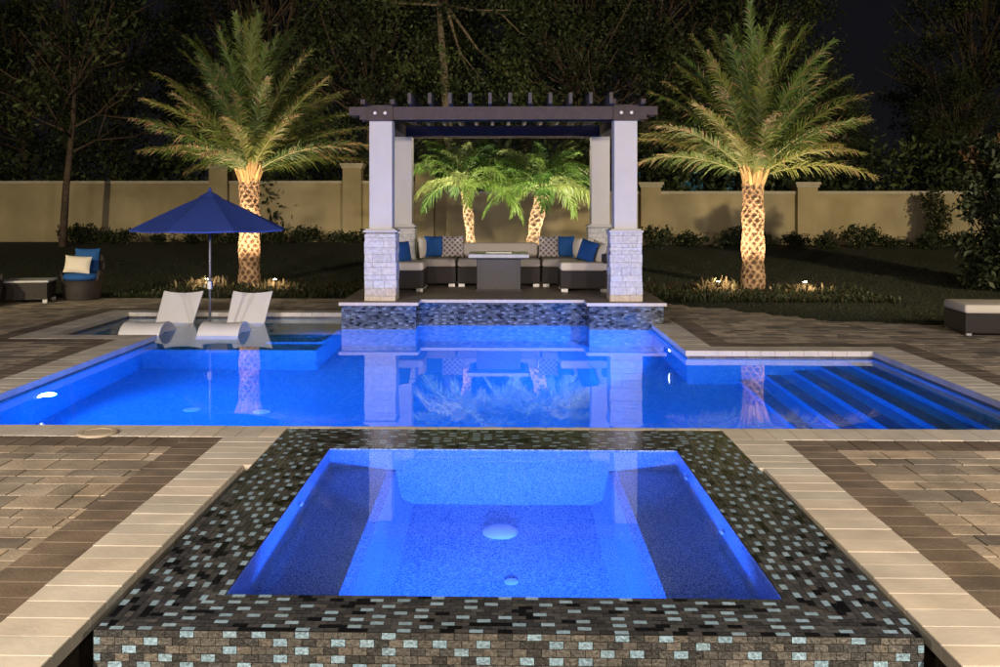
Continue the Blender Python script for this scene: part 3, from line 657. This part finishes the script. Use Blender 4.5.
# ================================================================== PALMS
def frond(bm,base,az,el,L,droop,npair,leafL,r,cols,tipcol=None,vang=28,rach=(.45,.35,.16),wl=.022,power=1.4,sag=0,start=.10,rr=.018):
    N=22; pos=Vector(base); pts=[pos.copy()]; dirs=[]; tw=r.uniform(-.12,.12)
    for i in range(N):
        u=(i+.5)/N; e=el-droop*(u**power); a=az+tw*u
        d=Vector((math.cos(e)*math.cos(a),math.cos(e)*math.sin(a),math.sin(e))); dirs.append(d); pos=pos+d*L/N; pts.append(pos.copy())
    bm.tube(pts,[rr*(1-.85*i/N) for i in range(N+1)],4,False,col=rach)
    col=r.choice(cols)
    roll=r.uniform(-.5,.5)
    for k in range(npair):
        u=start+(1-start)*(k+.5)/npair; x=u*N; i=min(int(x),N-1); p=pts[i].lerp(pts[i+1],x-i); T=dirs[i]
        S=T.cross(Vector((0,0,1))); 
        if S.length<.1: S=Vector((math.sin(az),-math.cos(az),0))
        S.normalize(); Nn=S.cross(T).normalized(); S,Nn=S*math.cos(roll)+Nn*math.sin(roll),Nn*math.cos(roll)-S*math.sin(roll)
        prof=min(1,(u-start)/.18*.6+.4)*(1-.62*max(0,(u-.45)/.55)**1.4)
        for s in(1,-1):
            a=R(62-34*u+r.uniform(-9,9)); v=R(vang+r.uniform(-26,26)); l=leafL*prof*r.uniform(.8,1.1)
            d=(T*math.cos(a)+(S*s*math.cos(v)+Nn*math.sin(v))*math.sin(a)).normalized()
            wv=d.cross(Nn); 
            if wv.length<.05: wv=T.copy()
            wv.normalize(); wv=(wv+Nn*r.uniform(-.6,.6)).normalized()*wl
            c=vary(col,.25,r)
            if tipcol and r.random()<tipcol[1]*(u**2)*1.6: c=vary(tipcol[0],.25,r)
            mid=p+d*l*.5; tip=p+d*l-Vector((0,0,1))*l*(.08+sag)*r.uniform(.5,1.5)
            bm.face([p-wv*.3,p+wv*.3,mid+wv*.5,mid-wv*.5],col=c); bm.face([mid-wv*.5,mid+wv*.5,tip+wv*.06,tip-wv*.06],col=c)
def trunk_mesh(bm,path,r0,r1,nscale_v,ntheta,amp,light,dark,r):
    nt_,nz=ntheta*6,int(nscale_v*6); n=len(path)-1; V=[];C=[]
    P=[Vector(p) for p in path]
    def at(u): x=u*n; i=min(int(x),n-1); return P[i].lerp(P[i+1],x-i)
    for j in range(nz+1):
        u=j/nz; c=at(u); rad=r0+(r1-r0)*u
        for i in range(nt_):
            th=2*PI*i/nt_; a=th*ntheta/(2*PI); v=u*nscale_v
            wob=.10*math.sin(7*th+v*1.7)+.08*math.sin(3*th-v*2.9); a+=wob; v+=wob*.7
            p=(a+v/2)%1; q_=(a-v/2)%1
            dd=min(min(p,1-p),min(q_,1-q_)); h_=1-min(1,max(0,(dd-.10)/.2)); h_=max(h_,.0)
            rr_=rad+amp*h_+r.uniform(-.25,.25)*amp+.012*math.sin(v*.9+th*2)
            V.append((c.x+rr_*math.cos(th),c.y+rr_*math.sin(th),c.z)); C.append(min(1,max(0,h_+r.uniform(-.25,.12))))
    for j in range(nz):
        for i in range(nt_):
            a,b_,c,d=j*nt_+i,j*nt_+(i+1)%nt_,(j+1)*nt_+(i+1)%nt_,(j+1)*nt_+i
            k=(C[a]+C[b_]+C[c]+C[d])/4; k=k**1.5; col=tuple(dark[t_]*(1-k)+light[t_]*k for t_ in range(3)); bm.face([V[a],V[b_],V[c],V[d]],col=col)
def date_palm(label,x,y,seed,rad,th,fl,lean=0):
    r=random.Random(seed); gz0=gz(y)
    t=thing('date_palm',label,'palm tree',(x,y,gz0),0)
    b=MB(); trunk_mesh(b,[(0,0,-.02),(0,0,th*.5),(lean,0,th)],rad*1.04,rad*.92,th/.088,9,.022,(.40,.26,.15),(.07,.035,.018),r); 
    b.build('trunk',M['trunk'],t,smooth=False)
    b=MB()  # boot stubs
    for k in range(46):
        a=k*2.399; z=th-.08+.30*(k/46); e=R(62+18*r.random()); d=Vector((math.cos(a)*math.cos(e),math.sin(a)*math.cos(e),math.sin(e))); p=Vector((lean+math.cos(a)*rad*.78,math.sin(a)*rad*.78,z))
        b.tube([p,p+d*.18,p+d*.38],[.05,.035,.018],5,True,col=vary((.42,.28,.12),.2,r))
    b.build('frond_stubs',M['trunk'],t)
    b=MB(); nf=66
    G=[(.10,.16,.035),(.14,.19,.035),(.075,.13,.035),(.17,.20,.045)]
    for k in range(nf):
        u=k/(nf-1); el=R(20+70*(u**.9))+r.uniform(-.07,.07); az=k*2.39996+r.uniform(-.25,.25); L=fl*(r.uniform(.9,1.06))*(.80+.27*u)
        base=(lean+math.cos(az)*rad*.5*(1-u),math.sin(az)*rad*.5*(1-u),th+.12+.25*u)
        frond(b,base,az,el,L,R(36-8*u)+r.uniform(-.16,.16),104,.44*fl/2.9,r,G,((.30,.20,.11),.38*(1-u)+.02),rach=(.20,.21,.07),wl=.021,vang=12,sag=.2)
    b.build('crown',M['frond'],t)
    return t
date_palm('tall date palm with an uplit trunk left of the pergola behind the umbrella',-5.0,18.9,11,.185,2.08,2.7)
date_palm('tall date palm with an uplit trunk right of the pergola',4.78,18.4,23,.19,2.02,2.74)
def pygmy(label,x,y,seed,top,rad,th):
    r=random.Random(seed); t=thing('arching_palm',label,'palm tree',(x,y,gz(y)),0)
    b=MB(); trunk_mesh(b,[(0,0,-.02),(top*.25,0,th*.35),(top*.6,0,th*.7),(top,0,th)],rad*.75,rad*1.1,th/.085,5,.02,(.40,.27,.16),(.09,.05,.03),r); b.build('trunk',M['trunk'],t)
    b=MB(); nf=44; G=[(.10,.19,.035),(.15,.24,.05),(.07,.15,.03),(.22,.27,.09)]
    for k in range(nf):
        u=k/(nf-1); el=R(30+58*u**.8)+r.uniform(-.1,.1); az=k*2.39996+r.uniform(-.3,.3); L=1.45*r.uniform(.85,1.08)*(1-.15*u)
        frond(b,(top,0,th+.02+.1*u),az,el,L,R(104-34*u)+r.uniform(-.2,.2),40,.31,r,G,None,vang=0,rach=(.30,.34,.10),wl=.023,power=1.0,sag=.25,start=.16,rr=.010)
    b.build('crown',M['frond'],t); return t
pygmy('left of two bright green arching palms behind the sofa',-.54,18.5,5,-.16,.07,1.86)
pygmy('right of two bright green arching palms with a thicker leaning trunk',.46,18.3,8,.30,.11,1.78)
# up-lights
def uplight(x,y,tx,ty,tz,e,label,col=(1,.72,.45),cone=116):
    z=gz(y); d=(Vector((tx,ty,tz))-Vector((x,y,z+.15))).normalized()
    t=thing('landscape_light',label,'light',(x,y,z))
    b=MB(); b.tube([(0,0,0),(0,0,.12)],.012,8); b.build('stake',M['bronze'],t)
    b=MB(); p=Vector((0,0,.15)); b.tube([p-d*.06,p+d*.05],[.035,.042],14); b.build('housing',M['bronze'],t,smooth=True)
    b=MB(); b.tube([p+d*.051,p+d*.054],[.036,.034],14); b.build('lens',M['lens2'],t)
    if cone>110: lamp('plant_fill','POINT',(x,y-.22,z+.3),None,6.5,col,.04)  # added fill before the plants to make them glow, separate from the fitting
    q_=Vector((x,y,z+.15))+d*.10; lamp('landscape_bulb','SPOT',q_,q_+d,e,col,.03,cone,.75)
uplight(-5.62,18.15,-5.35,18.6,2.6,480,'landscape light left of the left date palm')
uplight(-4.3,18.1,-4.6,18.6,2.6,480,'landscape light right of the left date palm')
uplight(4.0,17.85,4.35,18.25,2.6,500,'landscape light left of the right date palm',(1,.74,.47))
uplight(5.6,17.85,5.2,18.25,2.6,480,'landscape light right of the right date palm',(1,.74,.47))
uplight(-.1,17.6,-.1,18.5,3.2,420,'landscape light between the two arching palms',(1,.86,.62),105)
uplight(-2.15,18.0,-.7,18.6,2.6,900,'landscape light left of the two arching palms',(1,.86,.62),100)
uplight(2.2,18.0,.9,18.5,2.6,900,'landscape light right of the two arching palms',(1,.86,.62),100)
# plants by the lights
def tuft(name,label,x,y,seed,n,h,cols,spread=.5,cat='plant',w_=.02):
    r=random.Random(seed); b=MB()
    for k in range(n):
        a=r.uniform(0,2*PI); e=R(r.uniform(15,80)); L=h*r.uniform(.6,1.1); d=Vector((math.cos(a)*math.cos(e),math.sin(a)*math.cos(e),math.sin(e)))
        p=Vector((r.gauss(0,spread*.35),r.gauss(0,spread*.25),0)); s=d.cross(Vector((0,0,1))).normalized()*w_; c=vary(r.choice(cols),.25,r)
        m_=p+d*L*.6; tip=p+d*L-Vector((0,0,L*.2)); b.face([p-s*.5,p+s*.5,m_+s,m_-s],col=c); b.face([m_-s,m_+s,tip+s*.1,tip-s*.1],col=c)
    o=b.build(name,M['leaf']); o.location=(x,y,gz(y)-.01); tag(o,label,cat); return o
PL=[(.35,.27,.15),(.22,.2,.09),(.42,.33,.2)]
tuft('spiky_plant','pale lit plant left of the left date palm',-5.6,18.2,1,210,.34,PL)
tuft('spiky_plant','pale lit plant right of the left date palm',-4.3,18.15,2,170,.28,PL)
tuft('spiky_plant','pale lit plant left of the right date palm',4.02,17.9,3,170,.38,PL)
tuft('spiky_plant','small pale lit plant right of the right date palm',5.6,17.9,4,120,.26,PL)
# planting beds and ground cover
b=MB()
def bed(x0,y0,x1,y1):
    n=10
    for i in range(n):
        for j in range(6):
            xa,xb=x0+(x1-x0)*i/n,x0+(x1-x0)*(i+1)/n; ya,yb=y0+(y1-y0)*j/6,y0+(y1-y0)*(j+1)/6
            b.face([(xa,ya,gz(ya)+.012),(xb,ya,gz(ya)+.012),(xb,yb,gz(yb)+.012),(xa,yb,gz(yb)+.012)])
bed(-6.9,16.62,-2.3,19.7); bed(2.9,16.6,6.6,19.5); bed(-2.3,17.42,2.9,19.6)
struct(b.build('mulch_bed',M['mulch']))
r=random.Random(5); b=MB()
for k in range(9000):
    if r.random()<.55: x=r.uniform(-6.9,-2.3); y=16.7+abs(r.gauss(0,1.1))
    else: x=r.uniform(2.6,6.7); y=16.2+abs(r.gauss(0,1.1))
    if y>19.8: continue
    a=r.uniform(0,2*PI); e=R(r.uniform(20,80)); L=r.uniform(.04,.12); d=Vector((math.cos(a)*math.cos(e),math.sin(a)*math.cos(e),math.sin(e))); s=d.cross(Vector((0,0,1))).normalized()*r.uniform(.008,.02)
    p=Vector((x,y,gz(y)+.01)); b.face([p-s*.4,p+s*.4,p+d*L+s,p+d*L-s],col=vary(r.choice([(.025,.038,.012),(.035,.045,.014),(.045,.036,.016),(.018,.028,.01)]),.3,r))
stuff(b.build('ground_cover',M['leaf']),'low leafy ground cover in the beds round the palms','ground cover')
b=MB()
for k in range(42000):
    y=12.6+13*r.random()**1.6; x=r.uniform(-.62*y-1,.62*y+1)
    if inside_poly(x,y,DECK) or (y<16.7 and x<3) or (-6.9<x<6.6 and 16.6<y<19.6): continue
    a=r.uniform(0,2*PI); L=r.uniform(.015,.04); s=Vector((math.cos(a),math.sin(a),0))*.006*(1+y/12); p=Vector((x,y,gz(y)))
    b.face([p-s,p+s,p+Vector((r.gauss(0,.02),r.gauss(0,.02),L))],col=vary((.022,.032,.010),.4,r))
stuff(b.build('lawn_grass_blades',M['blade']),'short dark green lawn grass beyond the paving','grass')
# ================================================================== GARDEN WALL
def gwall(label,x0,x1,y,z0,z1,pill,pz):
    t=thing('garden_wall',label,'wall',((x0+x1)/2,y,z0)); off=Vector((-(x0+x1)/2,-y,-z0))
    b=MB(); b.box(x0,y-.1,z0-.3,x1,y+.1,z1-.09); b.build('wall_panel',M['wall'],t).location=off
    b=MB(); b.box(x0-.01,y-.15,z1-.09,x1+.01,y+.15,z1); b.build('coping_cap',M['cap'],t).location=off
    for px_ in pill:
        b=MB(); b.box(px_-.3,y-.3,z0-.3,px_+.3,y+.3,pz-.16); p=b.build('pillar',M['wall'],t); p.location=off
        b=MB(); b.box(px_-.34,y-.34,pz-.16,px_+.34,y+.34,pz-.08); b.box(px_-.38,y-.38,pz-.08,px_+.38,y+.38,pz); b.build('pillar_cap',M['cap'],p)
gwall('taller pale tan garden wall left of the pergola',-60,-1.0,31.2,.4,2.42,[-25,-17.5,-9.2,-4.85,-2.5],2.98)
gwall('lower pale tan garden wall right of the pergola',-1.7,60,29.4,.35,2.05,[4.5,9.2,24],2.32)
# ================================================================== SHRUBS / TREES
def leafcloud(bm,r,c,rad,n,size,cols,flat=1):
    for k in range(n):
        d=Vector((r.gauss(0,1),r.gauss(0,1),r.gauss(0,1)*flat)).normalized()*rad*(r.random()**.45); p=Vector(c)+d
        u=Vector((r.gauss(0,1),r.gauss(0,1),r.gauss(0,1))).normalized(); v=u.cross(Vector((r.gauss(0,1),r.gauss(0,1),r.gauss(0,1)))).normalized(); s=size*r.uniform(.6,1.3)
        bm.face([p-u*s,p+v*s*.45,p+u*s,p-v*s*.45],col=vary(r.choice(cols),.3,r))
r=random.Random(9)
hb=[]
for k in range(3):
    b=MB()
    for j in range(14): leafcloud(b,r,(r.uniform(-.55,.55),r.uniform(-.25,.25),r.uniform(.12,.42)),.22,55,.055,[(.03,.045,.016),(.045,.06,.02),(.02,.03,.012)])
    hb.append(b)
protos=[]
px_list=[]; x=-13.5
while x<-3.2: px_list.append((x,29.6)); x+=.95
x=4.6
while x<13.6: px_list.append((x,27.9)); x+=.95
for i,(x,y) in enumerate(px_list):
    if i<3: o=hb[i].build('hedge_shrub',M['leaf']); protos.append(o)
    else: o=protos[i%3].copy(); sc.collection.objects.link(o)
    o.location=(x+r.uniform(-.12,.12),y+r.uniform(-.2,.2),gz(y)-.02); o.rotation_euler=(0,0,r.uniform(0,6)); k=r.uniform(.75,1.1); o.scale=(k,k,k*r.uniform(.8,1.15))
    tag(o,'low dark leafy shrub in the hedge row at the garden wall foot','shrub','hedge shrubs along the garden wall')
def bush(name,label,x,y,h,rad,seed,cols,n,size,tipc=None,cat='shrub'):
    r=random.Random(seed); t=thing(name,label,cat,(x,y,gz(y)))
    st=MB(); b=MB()
    for k in range(n):
        u=(k+.5)/n; a=r.uniform(0,2*PI); rr=rad*(r.random()**.5)*(1-.35*abs(u-.4)); z=.15+h*u*.95
        c=Vector((rr*math.cos(a),rr*math.sin(a),z)); leafcloud(b,r,c,.26,70,size,cols if not tipc or u<.72 or r.random()<.5 else tipc)
        if k%4==0: st.tube([(0,0,0),c*.5+Vector((0,0,.1)),c],[.03,.018,.006],5)
    b.build('foliage',M['leaf'],t); st.build('stems',M['bark'],t); return t
bush('tall_shrub','tall dense shrub with reddish top leaves at the right edge',9.55,18.2,2.7,.85,31,[(.03,.045,.018),(.045,.06,.025),(.02,.03,.012)],170,.075,[(.12,.06,.025),(.08,.055,.025)])
bush('slender_shrub','slender dark shrub growing against the right garden wall',12.6,28.3,1.45,.28,32,[(.06,.06,.025),(.04,.05,.02)],22,.07)
# trees
GR=[(.032,.050,.018),(.06,.085,.028),(.018,.030,.012),(.09,.12,.035),(.04,.05,.02)]
def make_tree(name,seed,h,crown_r,base_h,clumps,leaves,cols,bark,tr=.16,size=.085,bs=.22):
    r=random.Random(seed); t=bpy.data.objects.new(name,None); sc.collection.objects.link(t)
    b=MB(); cr=MB(); lean=r.uniform(-.05,.05)*h
    top=Vector((lean,0,h*.62)); b.tube([(0,0,-.2),(lean*.3,0,h*.2),(lean*.7,.1,h*.42),top],[tr*1.25,tr,tr*.8,tr*.45],9,col=(1,1,1))
    for k in range(clumps):
        a=k*2.4+r.uniform(-.3,.3); u=r.random()**.8; zz=base_h+(h-base_h)*u; rr=crown_r*math.sqrt(max(.05,1-((u-.42)/.62)**2))*(.35+.65*r.random()**.5)
        c=Vector((lean+rr*math.cos(a),rr*math.sin(a),zz)); 
        if k%(3 if bs<.5 else 12)==0:
            s=Vector((lean*.6,.05,max(h*bs,min(zz-.8,h*.55)*.9))); mid=s.lerp(c,.5)+Vector((r.gauss(0,.25),r.gauss(0,.25),-.15)); b.tube([s,mid,c],[tr*.38,tr*.22,.02],5)
            for q_ in range(2):
                c2=c+Vector((r.gauss(0,.8),r.gauss(0,.8),r.gauss(.2,.6))); b.tube([mid,mid.lerp(c2,.6)+Vector((0,0,r.gauss(0,.15))),c2],[tr*.16,.03,.012],4)
        cl=r.choice(cols); leafcloud(cr,r,c,r.uniform(.55,1.05),leaves,size,[cl],.7)
    b.build('trunk',bark,t,smooth=True); cr.build('crown',M['leaf'],t); return t
T=[make_tree('oak_tree',101,12.5,3.8,3.0,150,150,GR,M['bark'],.2),
   make_tree('oak_tree',102,11,3.4,2.2,140,150,GR,M['bark'],.17),
   make_tree('oak_tree',103,14,3.6,4.5,120,130,GR,M['palebark'],.19,.085,.6),
   make_tree('thin_tree',104,9,2.3,3.2,46,48,GR,M['bark'],.10,.11)]
TL=[(0,-9.0,37,1.0,'leafy oak rising behind the wall left of the left date palm'),
    (1,-15.5,38,.85,'low dark oak behind the far left end of the wall'),
    (1,-5.2,36,.95,'dark oak directly behind the left date palm crown'),
    (2,-1.65,34.5,1.0,'tall straight pale trunk rising above the pergola'),
    (0,-2.6,40,1.0,'oak with forked branches above the left of the pergola'),
    (1,2.6,35,1.0,'olive green oak above the right of the pergola'),
    (0,5.6,37,1.1,'broad oak behind the right date palm crown'),
    (1,9.2,38,1.05,'oak right of the right date palm crown'),
    (1,14.2,43,.62,'small dark tree under the open sky at the right'),
    (0,20.5,42,.95,'dark oak beyond the wall at the far right'),
    (1,-21,42,.9,'dark oak at the far left beneath the open sky'),
    (2,1.2,44,1.0,'oak far behind the middle of the pergola'),
    (2,-12.2,44,.95,'distant oak between the left trees'),
    (1,12.0,36,.5,'low bushy tree behind the wall right of the right pillar'),
    (1,17.2,37,.55,'low bushy tree behind the wall beside the tall shrub'),
    (0,-27,46,.9,'faint oak farthest left against the night sky')]
used=set()
for (k,x,y,s,lb) in TL:
    o=T[k] if k not in used else copy_tree(T[k]); used.add(k)
    o.location=(x,y,.4); o.scale=(s,s,s); o.rotation_euler=(0,0,(x*1.7)%6.28); tag(o,lb,'tree')
o=T[3]; o.location=(-13.05,28.2,gz(28.2)); tag(o,'thin brown trunked tree standing on the lawn before the left wall','tree')
# dense understorey behind the wall
UL=['dark dense bush behind the left wall right of the thin tree','dark dense bush behind the wall just left of the left date palm trunk','dark dense bush behind the wall left of the pergola columns',
'dark dense bush behind the two arching palms','dark dense bush behind the wall just right of the pergola','dark dense bush behind the wall between the right date palm and the pillar','dark dense bush behind the wall right of the pillar by the right palm',
'dark dense bush behind the wall above the slender shrub','dark dense bush behind the wall at the far right beyond the tall shrub','dark dense bush behind the far left end of the wall']
for i,(x,y,h) in enumerate([(-13,33.5,3.2),(-7,33.2,3.4),(-3,33,3.2),(1.5,31.6,3.3),(4,32,3.6),(7.5,32,3.4),(11,32,3.2),(15,33,3.4),(18.5,33,3.2),(-18,34,3.2)]):
    if i==0:
        b=MB(); rr2=random.Random(77)
        for j in range(46): leafcloud(b,rr2,(rr2.uniform(-2.3,2.3),rr2.uniform(-.8,.8),rr2.uniform(.3,3.0)),.75,60,.12,[rr2.choice(GR)])
        o=b.build('understorey_bush',M['leaf']); U0=o
    else: o=U0.copy(); sc.collection.objects.link(o)
    o.location=(x,y,.4); o.rotation_euler=(0,0,i*1.1 if i%2 else i*3.14); o.scale=(1,1,h/3.2)
    tag(o,UL[i],'bush','bushes behind the garden wall')
# neighbouring house seen between the trees
t=thing('neighbouring_house','dark low house with dim teal windows behind the wall right of the pergola','house',(7.5,40,.4))
b=MB(); b.box(-5,0,0,4,6,3.2); b.build('wall',M['dark'],t)
b=MB(); b.face([(-5.5,-.5,3.2),(4.5,-.5,3.2),(3,3,4.8),(-4,3,4.8)]); b.face([(4.5,6.5,3.2),(-5.5,6.5,3.2),(-4,3,4.8),(3,3,4.8)]); b.face([(-5.5,6.5,3.2),(-5.5,-.5,3.2),(-4,3,4.8)]); b.face([(4.5,-.5,3.2),(4.5,6.5,3.2),(3,3,4.8)]); b.face([(-5.5,-.5,3.2),(-5.5,6.5,3.2),(4.5,6.5,3.2),(4.5,-.5,3.2)]); b.build('roof',M['dark'],t)
for xx in(-4,-1.9,.3,2.3):
    b=MB(); b.box(xx-.6,-.05,1.0,xx+.6,-.01,2.7); f=b.build('window',M['bronze'],t)
    b=MB(); b.box(xx-.52,-.07,1.08,xx+.52,-.052,2.62); b.build('pane',M['teal'],f)
